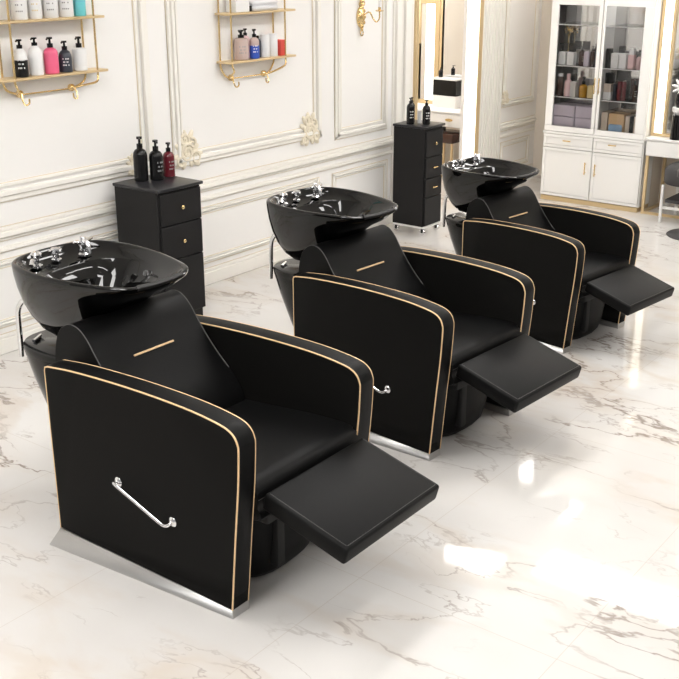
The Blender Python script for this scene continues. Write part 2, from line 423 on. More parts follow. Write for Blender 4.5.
def make_chair():
    root = empty('shampoo_chair', (0, 0, 0), '', 'shampoo chair')
    for side in (0, 1):
        x0 = 0 if side == 0 else .564; x1 = x0 + .073
        bm = B(); prism_x(bm, AP, x0, x1, .005, 2)
        arm = finish('armrest', bm, M['leather_side'] if 0 else M['leather_side'], root, 50)
        # padded leather top and front band between the two pipings
        bm = B(); band = [(y, z) for y, z in AP[2:-1]]
        pa = [Vector((0, y, z)) for y, z in band]
        rows = []
        for i, p in enumerate(pa):
            t = (pa[min(i + 1, len(pa) - 1)] - pa[max(i - 1, 0)]).normalized(); nrm = Vector((0, t.z, -t.y))
            if nrm.dot(Vector((0, p.y - .4, p.z - .3))) < 0: nrm = -nrm
            rows.append([bm.verts.new(Vector((x0 + .004 + .065 * k / 6, p.y, p.z)) + nrm * (.0006 + .003 * math.sin(PI * k / 6))) for k in range(7)])
        for a, b in zip(rows, rows[1:]):
            for k in range(6): bm.faces.new((a[k], a[k + 1], b[k + 1], b[k]))
        finish('arm_pad', bm, M['leather'], arm, 60)
        for xx in (x0 + .0022, x1 - .0022):
            pts = [(xx, y, z) for y, z in AP]
            cen = Vector((0, .38, .33)); q = []
            for i, (y, z) in enumerate(AP):
                a = Vector((0, *AP[max(i - 1, 0)])); c = Vector((0, *AP[min(i + 1, len(AP) - 1)])); t = (c - a).normalized()
                nrm = Vector((0, t.z, -t.y))
                if nrm.dot(Vector((0, y - .38, z - .3))) < 0: nrm = -nrm
                pz = Vector((xx, y, z)) + nrm * -.0012
                q.append(pz)
            tube('piping', M['piping'], arm, q, .0029, 8)
        # flared steel plinth under the panel
        bm = B(); sgn = -1 if side == 0 else 1
        xo = x0 if side == 0 else x1; xi = x1 if side == 0 else x0
        vs = [(xo, .004, 0), (xi, .004, 0), (xi, .775, 0), (xo + sgn * .052, .775, 0),
              (xo, .006, .0295), (xi, .006, .0295), (xi, .774, .0405), (xo, .774, .0405)]
        V = [bm.verts.new(v) for v in vs]
        for f in ((0, 1, 2, 3), (4, 5, 6, 7), (0, 1, 5, 4), (1, 2, 6, 5), (2, 3, 7, 6), (3, 0, 4, 7)): bm.faces.new([V[i] for i in f])
        bmesh.ops.bevel(bm, geom=list(bm.edges), offset=.0015, segments=1, affect='EDGES')
        finish('base_plinth', bm, M['steel'], root)
    # recline lever on the outer near panel
    HA, HB = (.460, .310), (.230, .249)
    bar = [(-.003, HA[0], HA[1]), (-.014, HA[0], HA[1]), (-.020, HA[0] - .004, HA[1] - .002), (-.021, .36, .274), (-.021, .285, .2470), (-.021, .264, .2400), (-.020, .250, .2375), (-.017, .238, .2405), (-.012, .232, .246), (-.003, HB[0], HB[1])]
    h = tube('side_handle', M['chrome'], root, cr(bar, 5), .0056, 10)
    my = Matrix.Rotation(-PI / 2, 4, 'Y')
    for (y, z) in (HA, HB):
        lathe('rosette', M['chrome'], h, [(.016, 0), (.016, .005), (.012, .009), (.006, .011), (0, .0115)], 16, mtx=Matrix.Translation((0, y, z)) @ my)
    # seat
    bm = B()
    prof = [(-.012, .300), (-.034, .335), (-.038, .385), (-.028, .410), (-.008, .421), (.03, .425), (.15, .421), (.30, .408), (.46, .395), (.56, .39), (.60, .36), (.60, .30), (.4, .28)]
    prism_x(bm, [(p.y, p.z) for p in cr([(0, y, z) for y, z in prof], 4, True)], .0745, .5625, .012, 3)
    seat = finish('seat', bm, M['leather'], root, 50)
    tube('seam', M['seam'], seat, [(.078, -.0385, .372), (.559, -.0385, .372)], .0012, 6)
    # backrest: roll top over a lumbar slope
    bp = [(.830, .40), (.838, .55), (.832, .630), (.812, .688), (.780, .720), (.744, .732), (.706, .722), (.672, .692), (.640, .648), (.595, .592), (.545, .540), (.490, .490), (.452, .440), (.437, .395), (.445, .330), (.60, .30), (.80, .30)]
    P2 = [(p.y, p.z) for p in cr([(0, y, z) for y, z in bp], 4, True)]
    bm = B(); prism_x(bm, P2, .094, .554, .010, 3)
    back = finish('backrest', bm, M['leather'], root, 50)
    for xx in (.0965, .5515):
        q = []
        sub = P2[0:44]
        for i, (y, z) in enumerate(sub):
            q.append((xx, y, z))
        c0 = Vector((0, .66, .5))
        q = [Vector((xx, c0.y + (p[1] - c0.y) * .997, c0.z + (p[2] - c0.z) * .997)) for p in q]
        tube('piping', M['seam'], back, q, .0022, 6)
    # gold accent bar let into the backrest
    tgt = Vector((0, .612, .613)); d = Vector((0, .047, .056)).normalized(); nn = Vector((0, -d.z, d.y))
    bm = B(); mt = Matrix.Translation((.3185, .6135, .6165)) @ Matrix.Rotation(math.atan2(.056, .047), 4, 'X')
    add_box(bm, -.088, .088, -.0035, .0035, -.002, .0035, .001, 1, mt)
    finish('accent_bar', bm, M['piping'], back)
    # leg rest
    ang = math.atan2(.079, .295)
    mt = Matrix.Translation((.3185, -.198, .333)) @ Matrix.Rotation(ang, 4, 'X')
    bm = B(); add_box(bm, -.236, .236, -.152, .152, -.028, .029, .010, 3, mt)
    # slight crown
    leg = finish('leg_rest', bm, M['leather'], root, 50)
    q = [mt @ Vector(p) for p in ((-.224, .14, .0292), (-.224, -.136, .0292), (-.220, -.140, .0292), (.220, -.140, .0292), (.224, -.136, .0292), (.224, .14, .0292))]
    tube('seam', M['seam'], leg, q, .0011, 6)
    bm = B()
    R = [supering(bm, .150, .487, .10, .78, 0), supering(bm, .125, .512, .068, .80, .008), supering(bm, .105, .532, .045, .81, .035), supering(bm, .093, .544, .030, .81, .085), supering(bm, .086, .551, .020, .81, .16), supering(bm, .083, .554, .012, .80, .275), supering(bm, .085, .552, .014, .80, .290)]
    for a, b in zip(R, R[1:]): bridge(bm, a, b)
    bm.faces.new(R[0]); bm.faces.new(R[-1])
    ped = finish('pedestal', bm, M['leather'], root, 50)
    bm = B(); add_box(bm, .215, .250, .010, .05, .065, .27, .006, 2)
    finish('leg_rest_bracket', bm, M['rubber'], root)
    box('hinge_cover', M['rubber'], root, .12, .52, -.035, .03, .270, .318, .008)
    # rear column that carries the basin
    bm = B()
    R = [supering(bm, .23, .407, .60, .88, 0, 2.6), supering(bm, .225, .412, .62, .93, .06, 2.6), supering(bm, .21, .427, .68, 1.03, .17, 2.5), supering(bm, .195, .442, .74, 1.115, .30, 2.4),
         supering(bm, .182, .455, .78, 1.178, .43, 2.4), supering(bm, .176, .461, .80, 1.212, .515, 2.4), supering(bm, .175, .462, .80, 1.218, .538, 2.4), supering(bm, .181, .456, .806, 1.212, .545, 2.4)]
    for a, b in zip(R, R[1:]): bridge(bm, a, b)
    bm.faces.new(R[0]); bm.faces.new(R[-1])
    colm = finish('basin_column', bm, M['shell'], root, 50)
    bm = B(); R = [supering(bm, .235, .40, .88, 1.05, .54, 2.4), supering(bm, .25, .387, .895, 1.035, .57, 2.4), supering(bm, .27, .367, .91, 1.02, .64, 2.4)]
    for a, b in zip(R, R[1:]): bridge(bm, a, b)
    bm.faces.new(R[0]); bm.faces.new(R[-1]); finish('tilt_joint', bm, M['shell'], colm, 50)
    bm = B(); add_tube(bm, [(.235, 1.135, .551), (.29, 1.165, .551)], .006, 8); finish('latch', bm, M['chrome'], colm)
    # basin
    bm = B()
    S = [(.90, 1.00, .040, .583, .578), (.865, 1.035, .085, .612, .590), (.815, 1.068, .130, .662, .625), (.760, 1.094, .165, .715, .675), (.690, 1.112, .192, .766, .730),
         (.620, 1.124, .210, .806, .785), (.580, 1.130, .220, .834, .832), (.559, 1.131, .224, .850, .858), (.556, 1.130, .2245, .858, .868), (.560, 1.126, .221, .862, .872), (.568, 1.119, .214, .863, .873),
         (.576, 1.111, .206, .860, .869), (.582, 1.104, .200, .850, .855), (.594, 1.088, .188, .838, .836),
         (.606, 1.000, .178, .832, .832), (.609, .996, .175, .829, .829), (.650, .975, .155, .800, .77), (.715, .955, .120, .755, .700), (.79, .935, .075, .695, .655), (.845, .905, .025, .660, .648)]
    R = []
    for k, s in enumerate(S): R.append(basin_ring(bm, *s, dip=.010 if 4 < k < 16 else 0))
    for a, b in zip(R, R[1:]): bridge(bm, a, b)
    bm.faces.new(R[0][::-1]); bm.faces.new(R[-1])
    bs = finish('wash_basin', bm, M['ceramic'], root, 60)
    lathe('drain', M['chrome'], bs, [(.019, 0), (.019, .003), (.010, .005), (0, .002)], 16, c=(CX, .875, .6535))
    # neck pad wrapped over the front lip
    bm = B(); idx = [i for i, (hx, yn) in enumerate(BO) if abs(hx) <= .46 and yn < .2]
    idx.sort(key=lambda i: BO[i][0]); rows = []
    for k in range(4, 15):
        yf, yr, hw, zf, zr = S[k]; row = []
        ctr = Vector((0, .62, .80))
        for i in idx:
            hx, yn = BO[i]; z = zf + (zr - zf) * yn
            if 4 < k < 16 and yn < .12 and abs(hx) < .72: z -= .010 * (1 - (abs(hx) / .72) ** 2)
            p = Vector((CX + hx * hw, yf + yn * (yr - yf), z)); d = Vector((0, p.y - .60, p.z - .80)).normalized()
            edge = .3 if (i in (idx[0], idx[-1]) or k in (4, 14)) else 1
            row.append(bm.verts.new(p + d * .007 * edge))
        rows.append(row)
    for a, b in zip(rows, rows[1:]):
        for k in range(len(a) - 1): bm.faces.new((a[k], a[k + 1], b[k + 1], b[k]))
    finish('neck_pad', bm, M['neckpad'], bs, 60)
    # chrome fittings on the rear deck: spray holder, mixer knob, spout
    f = B(); c = (CX - .105, 1.045, .842)
    add_lathe(f, [(.020, 0), (.020, .006), (.010, .012), (.009, .030), (.017, .036), (.019, .044), (.013, .052), (0, .054)], 16, c)
    add_tube(f, cr([(c[0], c[1], .866), (c[0] - .03, c[1] - .02, .872), (c[0] - .048, c[1] - .035, .862)], 4), .008, 8)
    finish('spray_holder', f, M['chrome'], bs)
    f = B(); c = (CX - .015, 1.055, .842)
    add_lathe(f, [(.018, 0), (.018, .006), (.012, .010), (.011, .024), (.016, .028), (.018, .036), (.016, .044), (.006, .047), (0, .047)], 16, c)
    for k in range(5):
        a = k * 2 * PI / 5; add_tube(f, [(c[0], c[1], .874), (c[0] + .023 * math.cos(a), c[1] + .023 * math.sin(a), .877)], .0055, 8)
    finish('mixer_knob', f, M['chrome'], bs)
    f = B(); c = (CX + .088, 1.035, .842)
    add_lathe(f, [(.019, 0), (.019, .005), (.013, .010), (.013, .058), (.010, .066), (0, .068)], 16, c)
    add_tube(f, cr([(c[0], c[1], .895), (c[0] - .004, c[1] - .018, .896), (c[0] - .007, c[1] - .034, .885), (c[0] - .008, c[1] - .040, .856)], 4), .0085, 10)
    add_tube(f, [(c[0] + .008, c[1], .888), (c[0] + .050, c[1] + .012, .893)], .006, 8)
    add_tube(f, [(c[0] - .008, c[1], .885), (c[0] - .036, c[1] + .004, .895)], .0055, 8)
    finish('faucet', f, M['chrome'], bs)
    # supply hose looping down behind the basin
    q = cr([(.215, 1.075, .715), (.215, 1.125, .712), (.215, 1.155, .694), (.215, 1.177, .660), (.218, 1.186, .60), (.220, 1.190, .54), (.220, 1.193, .486)], 5)
    tube('spray_hose', M['chrome'], bs, q, .0098, 10)
    return root

chair = make_chair()
spots = [(1.9464, 1.8744, .0043, (1, 1, 1), 'nearest black leather shampoo chair with basin, its whole steel-edged side panel in view'),
         (3.1620, 1.9780, -.0670, (.985, .915, .973), 'middle black leather shampoo chair with basin, between the nearest and the farthest'),
         (4.5185, 2.0900, -.1200, (.895, .822, .895), 'farthest black leather shampoo chair with basin, in front of the white display cabinet')]
for i, (x, y, rz, sc, lab) in enumerate(spots):
    o = chair if i == 0 else copy_tree(chair)
    o.location = (x, y, 0); o.rotation_euler = (0, 0, rz); o.scale = sc
    for ch in o.children:          # the carrying column sits closer under the farther basins
        if ch.name.startswith('basin_column'): ch.location.y = (0, -.045, -.075)[i]
        if ch.name.startswith('wash_basin'):
            for g in ch.children:
                if g.name.startswith('spray_hose'): g.location.y = (0, -.045, -.075)[i]
    o['label'] = lab; o['group'] = 'black shampoo chairs in a row'

# ------------------------------------------------------------------ bottles
def pump_bottle(name, x, y, z, r, h, mb, label, group, pump=M['p_black'], mark=None, top=None, pump_h=.035, ang=0, shoulder=.22, cap=False):
    """h = height of the body; pump on top"""
    e = empty(name, (x, y, z), label, 'bottle', group, rz=ang)
    s = shoulder * h
    lathe('body', mb, e, [(r * .9, 0), (r, .003), (r, h - s), (r * .93, h - s * .6), (r * .72, h - s * .25), (r * .42, h - s * .05), (r * .36, h)], 22)
    if top: lathe('upper_band', top, e, [(r * 1.012, h * .62), (r * 1.012, h - s), (r * .945, h - s * .6), (r * .735, h - s * .25), (r * .435, h - s * .05), (r * .37, h + .0005)], 22)
    if cap:
        lathe('cap', pump, e, [(r * .5, h), (r * .5, h + pump_h), (r * .4, h + pump_h + .003), (0, h + pump_h + .003)], 16)
    else:
        bm = B(); p = pump_h
        add_lathe(bm, [(r * .42, h), (r * .42, h + p * .38), (r * .18, h + p * .42), (r * .16, h + p * .78), (r * .40, h + p * .80), (r * .40, h + p), (0, h + p * 1.02)], 14)
        add_tube(bm, [(0, 0, h + p * .9), (-r * .8, -r * .5, h + p * .9), (-r * 1.0, -r * .62, h + p * .82)], r * .13, 6)
        finish('pump', bm, pump, e)
    if mark:
        bm = B()
        for k in range(3):
            zz = h * (.30 + .14 * k); w = .95 - .22 * (k % 2)
            for j in range(5):
                if (j + k) % 4 == 3: continue
                a0 = -2.25 + w * (j - 2) * .22; a1 = a0 + w * .15; rr = r * 1.01
                v = [bm.verts.new((rr * math.cos(a), rr * math.sin(a), q)) for a, q in ((a0, zz), (a1, zz), (a1, zz + h * .06), (a0, zz + h * .06))]
                bm.faces.new(v)
        finish('print', bm, mark, e)
    return e
def tube_bottle(name, x, y, z, r, h, mb, label, group, mark=None, capm=None):
    e = empty(name, (x, y, z), label, 'bottle', group)
    lathe('body', mb, e, [(r * .94, 0), (r, .003), (r, h - .006), (r * .93, h), (0, h)], 20)
    if capm: lathe('cap', capm, e, [(r * .8, h), (r * .8, h + .02), (r * .72, h + .023), (0, h + .023)], 16)
    if mark:
        bm = B()
        for k in range(4):
            zz = h * (.2 + .16 * k); rr = r * 1.01
            for j in range(4):
                if (j * k) % 5 == 2: continue
                a0 = -2.7 + j * .24; a1 = a0 + .16
                v = [bm.verts.new((rr * math.cos(a), rr * math.sin(a), q)) for a, q in ((a0, zz), (a1, zz), (a1, zz + h * .035), (a0, zz + h * .035))]
                bm.faces.new(v)
        finish('print', bm, mark, e)
    return e
def carton(name, x0, x1, y0, y1, z0, z1, m, label, cat, group=None, bev=.002):
    e = box(name, m, None, -(x1 - x0) / 2, (x1 - x0) / 2, -(y1 - y0) / 2, (y1 - y0) / 2, 0, z1 - z0, bev, 1)
    e.location = ((x0 + x1) / 2, (y0 + y1) / 2, z0)
    return tag(e, label, cat, group)

# ------------------------------------------------------------------ charcoal drawer carts
def cart(x0, x1, y0, y1, z1, drawers, door, label, castors, knobs, z0=.05):
    if castors: z0 = .066
    e = empty('drawer_cabinet', ((x0 + x1) / 2, (y0 + y1) / 2, 0), label, 'cabinet', 'charcoal drawer cabinets by the panelled wall')
    hx, hy = (x1 - x0) / 2, (y1 - y0) / 2
    box('body', M['cart'], e, -hx, hx, -hy + .012, hy, z0, z1 - .016, .002, 1)
    box('cabinet_top', M['cart_top'], e, -hx - .008, hx + .008, -hy - .008, hy + .004, z1 - .016, z1, .004, 2)
    for (a, b), kb in zip(drawers, knobs):
        d = box('drawer', M['cart'], e, -hx + .012, hx - .006, -hy, -hy + .014, a + .003, b - .003, .002, 1)
        zc = (a + b) / 2 + .0
        if kb == 'knob':
            lathe('knob', M['gold'], d, [(.004, 0), (.004, .008), (.009, .012), (.010, .017), (.006, .021), (0, .022)], 14, mtx=Matrix.Translation((0, -hy, zc)) @ Matrix.Rotation(PI / 2, 4, 'X'))
        else:
            bm = B(); add_tube(bm, [(-.026, -hy - .014, zc), (.026, -hy - .014, zc)], .0045, 8)
            for s in (-.018, .018): add_tube(bm, [(s, -hy, zc), (s, -hy - .014, zc)], .003, 6)
            finish('handle', bm, M['gold'], d)
    box('door', M['cart'], e, -hx + .012, hx - .006, -hy, -hy + .014, door[0] + .003, door[1] - .003, .002, 1)
    if castors:
        box('base_tray', M['white'], e, -hx + .002, hx - .002, -hy + .004, hy - .004, z0 - .014, z0, .002, 1)
        for sx in (-1, 1):
            for sy in (-1, 1):
                cx, cy = sx * (hx - .022), sy * (hy - .022)
                bm = B(); add_lathe(bm, [(.020, -.010), (.024, -.006), (.024, .006), (.020, .010)], 16, mtx=Matrix.Translation((cx, cy, .024)) @ Matrix.Rotation(PI / 2, 4, 'Y'))
                w = finish('castor', bm, M['chrome'], e)
                box('fork', M['rubber'], w, cx - .013, cx + .013, cy - .008, cy + .008, .022, z0 - .0145, .001, 1)
    else:
        box('plinth', M['rubber'], e, -hx + .01, hx - .01, -hy + .02, hy - .01, 0, z0)
    return e
cart(3.600, 3.900, 3.862, 4.180, .727, [(.535, .702), (.355, .535)], (.052, .355), 'wider charcoal two-drawer cabinet behind the nearest basin, three bottles on top', False, ['knob', 'knob'])
cart(5.972, 6.190, 3.845, 4.100, .738, [(.530, .706), (.390, .530), (.262, .390)], (.068, .262), 'narrow charcoal three-drawer cabinet on castors beside the alcove opening', True, ['knob', 'bar', 'bar'])
gc = 'dark pump bottles on the nearer charcoal cabinet'
pump_bottle('pump_bottle', 3.720, 4.105, .7275, .036, .165, M['p_black'], 'plain black pump bottle, leftmost on the nearer charcoal cabinet', gc, pump_h=.058, ang=.3)
pump_bottle('pump_bottle', 3.785, 4.060, .7275, .035, .150, M['p_black'], 'black pump bottle with white print, middle of three on the nearer cabinet', gc, mark=M['p_grey'], pump_h=.052, ang=.5)
pump_bottle('pump_bottle', 3.882, 4.070, .7275, .030, .130, M['p_maroon'], 'dark maroon pump bottle, rightmost on the nearer charcoal cabinet', gc, mark=M['p_grey'], pump_h=.045, ang=.4)
gc = 'black bottles on the castor cabinet'
pump_bottle('pump_bottle', 6.018, 4.00, .7385, .026, .135, M['p_black'], 'black pump bottle, leftmost on the castor cabinet', gc, mark=M['p_white'], pump_h=.035)
pump_bottle('pump_bottle', 6.080, 4.03, .7385, .020, .130, M['p_black'], 'thin black pump bottle half hidden at the back of the castor cabinet', gc, pump_h=.035)
tube_bottle('tube_bottle', 6.075, 3.965, .7385, .013, .085, M['p_white'], 'slim white tube between black bottles on the castor cabinet', gc)
pump_bottle('pump_bottle', 6.065, 3.905, .7385, .026, .125, M['p_black'], 'black pump bottle nearest the right edge of the castor cabinet', gc, mark=M['p_white'], pump_h=.035)

# ------------------------------------------------------------------ brass wall shelves
def wall_shelf(xa, xb, pa, pb, z_lo, z_hi, zbar, ztop, label, yb=4.240, yf=4.150):
    e = empty('wall_shelf', ((xa + xb) / 2, YW, z_lo), label, 'wall shelf', 'brass wire wall shelves')
    ox, oy, oz = (xa + xb) / 2, YW, z_lo
    def T(p): return (p[0] - ox, p[1] - oy, p[2] - oz)
    for z in (z_lo, z_hi):
        box('shelf_board', M['gold_paint'], e, pa - ox, pb - ox, yf - .006 - oy, yb + .006 - oy, z - .012 - oz, z - oz, .003, 1)
    for x, s in ((xa, 1), (xb, -1)):
        for y in (yf, yb):
            q = [(x, y, ztop - .08), (x, y, z_hi), (x, y, z_lo), (x, y, z_lo - .025), (x + s * .012, y, z_lo - .055), (x + s * .045, (y + yb * 2) / 3 , zbar + .012), (x + s * .095, yb - .004, zbar)]
            q = [q[0], q[1], q[2]] + [tuple(v) for v in cr(q[2:], 6)][1:]
            q = [(x + s * .07, y, ztop), (x + s * .02, y, ztop - .02), (x, y, ztop - .06)] + q[0:]
            tube('upright', M['gold'], e, [T(p) for p in q], .0052, 8)
    tube('towel_bar', M['gold'], e, [T((xa + .09, yb - .004, zbar)), T((xb - .09, yb - .004, zbar))], .0042, 8)
    tube('top_bar', M['gold'], e, [T((xa + .065, yb, ztop)), T((xb - .065, yb, ztop))], .005, 8)
    for x, s in ((xa + .10, 1), (xb - .10, -1)):
        bm = B()
        m1 = Matrix.Translation(T((x - s * .012, yb - .002, zbar + .003))) @ Matrix.Rotation(PI / 2, 4, 'X')
        add_lathe(bm, [(.017, -.016), (.017, .0), (.011, .006), (.005, .012), (0, .013)], 14, mtx=m1)
        qs = [T((x - s * .014, yb - .012, zbar + .003)), T((x - s * .02, yb - .022, zbar - .022)), T((x - s * .012, yb - .03, zbar - .045)), T((x + s * .008, yb - .032, zbar - .040)), T((x + s * .010, yb - .032, zbar - .018))]
        add_tube(bm, [tuple(v) for v in cr(qs, 5)], .0042, 8)
        finish('rosette_hook', bm, M['gold'], e)
    return e
wall_shelf(3.047, 3.525, 2.72, 3.590, 1.292, 1.541, 1.207, 1.85, 'brass wire wall shelf at left, with the pink pump bottle on it')
wall_shelf(4.475, 4.928, 4.448, 5.020, 1.252, 1.508, 1.150, 1.85, 'brass wire wall shelf in the middle, with the blue pump bottle on it')
g1 = 'toiletries on the left brass shelf'; yb_ = 4.193
pump_bottle('pump_bottle', 3.120, yb_, 1.2925, .031, .125, M['p_black'], 'black pump bottle with white shoulders, leftmost on the left shelf', g1, mark=M['p_white'], top=M['p_white'], pump_h=.040, shoulder=.4)
pump_bottle('pump_bottle', 3.203, yb_, 1.2925, .032, .132, M['p_white'], 'plain white pump bottle beside the pink one', g1, pump_h=.036, shoulder=.32)
pump_bottle('pump_bottle', 3.290, yb_, 1.2925, .033, .118, M['p_pink'], 'bright pink pump bottle on the left brass shelf', g1, pump_h=.046)
pump_bottle('pump_bottle', 3.372, yb_, 1.2925, .031, .102, M['p_navy'], 'dark slate pump bottle with white print, beside the pink one', g1, mark=M['p_white'], pump_h=.040, shoulder=.35)
pump_bottle('pump_bottle', 3.458, yb_, 1.2925, .034, .106, M['p_white'], 'squat white dispenser with black pump, rightmost on the left shelf', g1, pump_h=.050, shoulder=.06)
g1b = 'tubes on the upper left shelf'
tube_bottle('tube_bottle', 3.140, yb_, 1.5415, .035, .17, M['p_white'], 'white tube with grey print, leftmost on the upper board of the left shelf', g1b, mark=M['p_grey'], capm=M['p_white'])
tube_bottle('tube_bottle', 3.225, yb_, 1.5415, .031, .17, M['p_white'], 'white tube, second from left on the upper board', g1b, mark=M['p_yellow'], capm=M['p_white'])
tube_bottle('tube_bottle', 3.312, yb_, 1.5415, .035, .17, M['p_white'], 'white tube, middle one on the upper board of the left shelf', g1b, mark=M['p_grey'], capm=M['p_white'])
tube_bottle('tube_bottle', 3.400, yb_, 1.5415, .035, .17, M['p_white'], 'white tube standing just left of the turquoise one', g1b, mark=M['p_grey'], capm=M['p_white'])
tube_bottle('tube_bottle', 3.482, yb_, 1.5415, .029, .17, M['p_teal'], 'turquoise tube at the right end of the upper board', g1b, capm=M['p_white'])
g2 = 'toiletries on the middle brass shelf'
pump_bottle('pump_bottle', 4.600, 4.195, 1.2525, .041, .118, M['p_rose'], 'wide pale rose dispenser with black pump on the middle shelf', g2, mark=M['p_grey'], pump_h=.042, shoulder=.08)
pump_bottle('pump_bottle', 4.665, 4.222, 1.2525, .026, .125, M['p_palepink'], 'pink pump bottle half hidden between the rose and blue ones', g2, pump_h=.038)
pump_bottle('pump_bottle', 4.695, 4.182, 1.2525, .028, .115, M['p_blue'], 'royal blue pump bottle on the middle brass shelf', g2, mark=M['p_white'], pump_h=.045, top=M['p_rose'])
pump_bottle('pump_bottle', 4.752, 4.212, 1.2525, .024, .105, M['p_navy'], 'dark navy bottle right behind the blue pump bottle', g2, pump_h=.012, cap=True)
tube_bottle('tube_bottle', 4.790, 4.188, 1.2525, .028, .125, M['p_white'], 'white tube right of the navy bottle on the middle shelf', g2)
tube_bottle('tube_bottle', 4.862, 4.190, 1.2525, .029, .125, M['p_white'], 'white tube next to the red box on the middle shelf', g2)
carton('red_box', 4.902, 4.948, 4.16, 4.22, 1.2525, 1.340, M['p_red'], 'small red box at the right end of the middle shelf', 'box', g2)
carton('white_box', 4.53, 4.640, 4.16, 4.235, 1.5085, 1.595, M['p_white'], 'white box on the upper board of the middle shelf', 'box')
carton('black_box', 4.643, 4.672, 4.17, 4.235, 1.5085, 1.538, M['p_black'], 'small black box between white box and folded towels', 'box')
carton('folded_towel', 4.677, 4.890, 4.155, 4.238, 1.5085, 1.538, M['p_towel'], 'lower folded white towel on the middle shelf', 'towel', 'folded white towels', .012)
carton('folded_towel', 4.677, 4.888, 4.155, 4.238, 1.5385, 1.568, M['p_towel'], 'upper folded white towel, topmost of the stack on the middle shelf', 'towel', 'folded white towels', .012)

# ------------------------------------------------------------------ brass sconce
e = empty('wall_sconce', (5.80, YW, 1.42), 'ornate brass wall sconce with a curved candle arm', 'sconce')
lathe('back_plate', M['gold'], e, [(.0, .030), (.012, .028), (.022, .018), (.030, .012), (.033, 0)][::-1], 20, mtx=Matrix.Rotation(PI / 2, 4, 'X') @ Matrix.Diagonal((1.25, 1.9, 1, 1)))
bm = B()
for k in range(10):
    a = k * PI / 5; m = Matrix.Translation((.034 * math.cos(a), -.012, .060 * math.sin(a))) @ Matrix.Diagonal((.010, .008, .013, 1))
    bmesh.ops.create_icosphere(bm, subdivisions=2, radius=1, matrix=m)
for z, r in ((-.075, .010), (.078, .012), (.098, .016), (.12, .011), (.14, .014)):
    bmesh.ops.create_icosphere(bm, subdivisions=2, radius=r, matrix=Matrix.Translation((.0, -.014, z)))
scroll(bm, (-.014, -.014, .075), .022, 1.2, 0, 1, .004); scroll(bm, (.014, -.014, .08), .022, 1.2, PI, -1, .004)
add_tube(bm, [(.014 * math.cos(a), -.014, -.098 + .018 * math.sin(a)) for a in [k * PI / 6 for k in range(12)]], .004, 6, closed=True)
finish('leaf_ornament', bm, M['gold'], e)
tube('arm', M['gold'], e, cr([(.01, -.02, .01), (.032, -.05, .03), (.045, -.07, -.01), (.058, -.085, -.030), (.070, -.10, -.01), (.072, -.10, .035)], 6), .0045, 8)
bm = B(); add_lathe(bm, [(.004, .03), (.026, .036), (.028, .040), (.010, .044), (.009, .06)], 18, c=(.072, -.10, 0)); cup = finish('candle_cup', bm, M['gold'], e)
bm = B(); add_lathe(bm, [(.008, .046), (.008, .15), (.003, .155)], 14, c=(.072, -.10, 0)); finish('candle', bm, M['p_white'], e)

# ------------------------------------------------------------------ alcove: tall light panel, mirror and vanity
e = empty('light_panel', (7.27, YW, 0), 'tall glowing white light panel with gold edge beside the alcove', 'light panel')
box('diffuser', M['led'], e, -.137, -.018, -.030, -.002, .04, 2.15)
bm = B(); add_box(bm, -.018, .038, -.036, -.002, .0, 2.2, .004, 1); add_box(bm, -.137, .038, -.036, -.002, 2.15, 2.2); add_box(bm, -.137, .038, -.036, -.002, 0, .04)
finish('gold_edge', bm, M['gold_paint'], e)
def vanity(x, y0, y1, label, z=.555, dep=.36, drawers=2):
    e = empty('vanity_desk', (x + dep / 2, (y0 + y1) / 2, 0), label, 'vanity desk', 'white vanity desks with gold legs')
    h = (y1 - y0) / 2; hx = dep / 2
    box('desk_top', M['white'], e, -hx - .008, hx, -h - .006, h + .006, z - .018, z, .004, 1)
    box('drawer_case', M['white'], e, -hx + .004, hx, -h, h, .425, z - .0185, .002, 1)
    w = 2 * h / drawers
    for k in range(drawers):
        a = -h + k * w
        d = box('drawer', M['white'], e, -hx - .004, -hx + .003, a + .006, a + w - .006, .43, z - .024, .002, 1)
        lathe('drawer_pull', M['gold'], d, [(.004, 0), (.004, .008), (.012, .010), (.012, .015), (0, .017)], 18, mtx=Matrix.Translation((-hx - .004, a + w / 2, .487)) @ Matrix.Rotation(-PI / 2, 4, 'Y') @ Matrix.Diagonal((1, 3.0, 1, 1)))
    for sx in (-1, 1):
        for sy in (-1, 1):
            box('leg', M['gold_paint'], e, sx * (hx - .016) - .010, sx * (hx - .016) + .010, sy * (h - .016) - .010, sy * (h - .016) + .010, .018, .4245)
    for sy in (-1, 1): box('floor_bar', M['gold_paint'], e, -hx + .002, hx - .002, sy * (h - .016) - .010, sy * (h - .016) + .010, 0, .0175)
    box('floor_bar', M['gold_paint'], e, -hx + .006, -hx + .026, -h + .027, h - .027, 0, .0175)
    return e
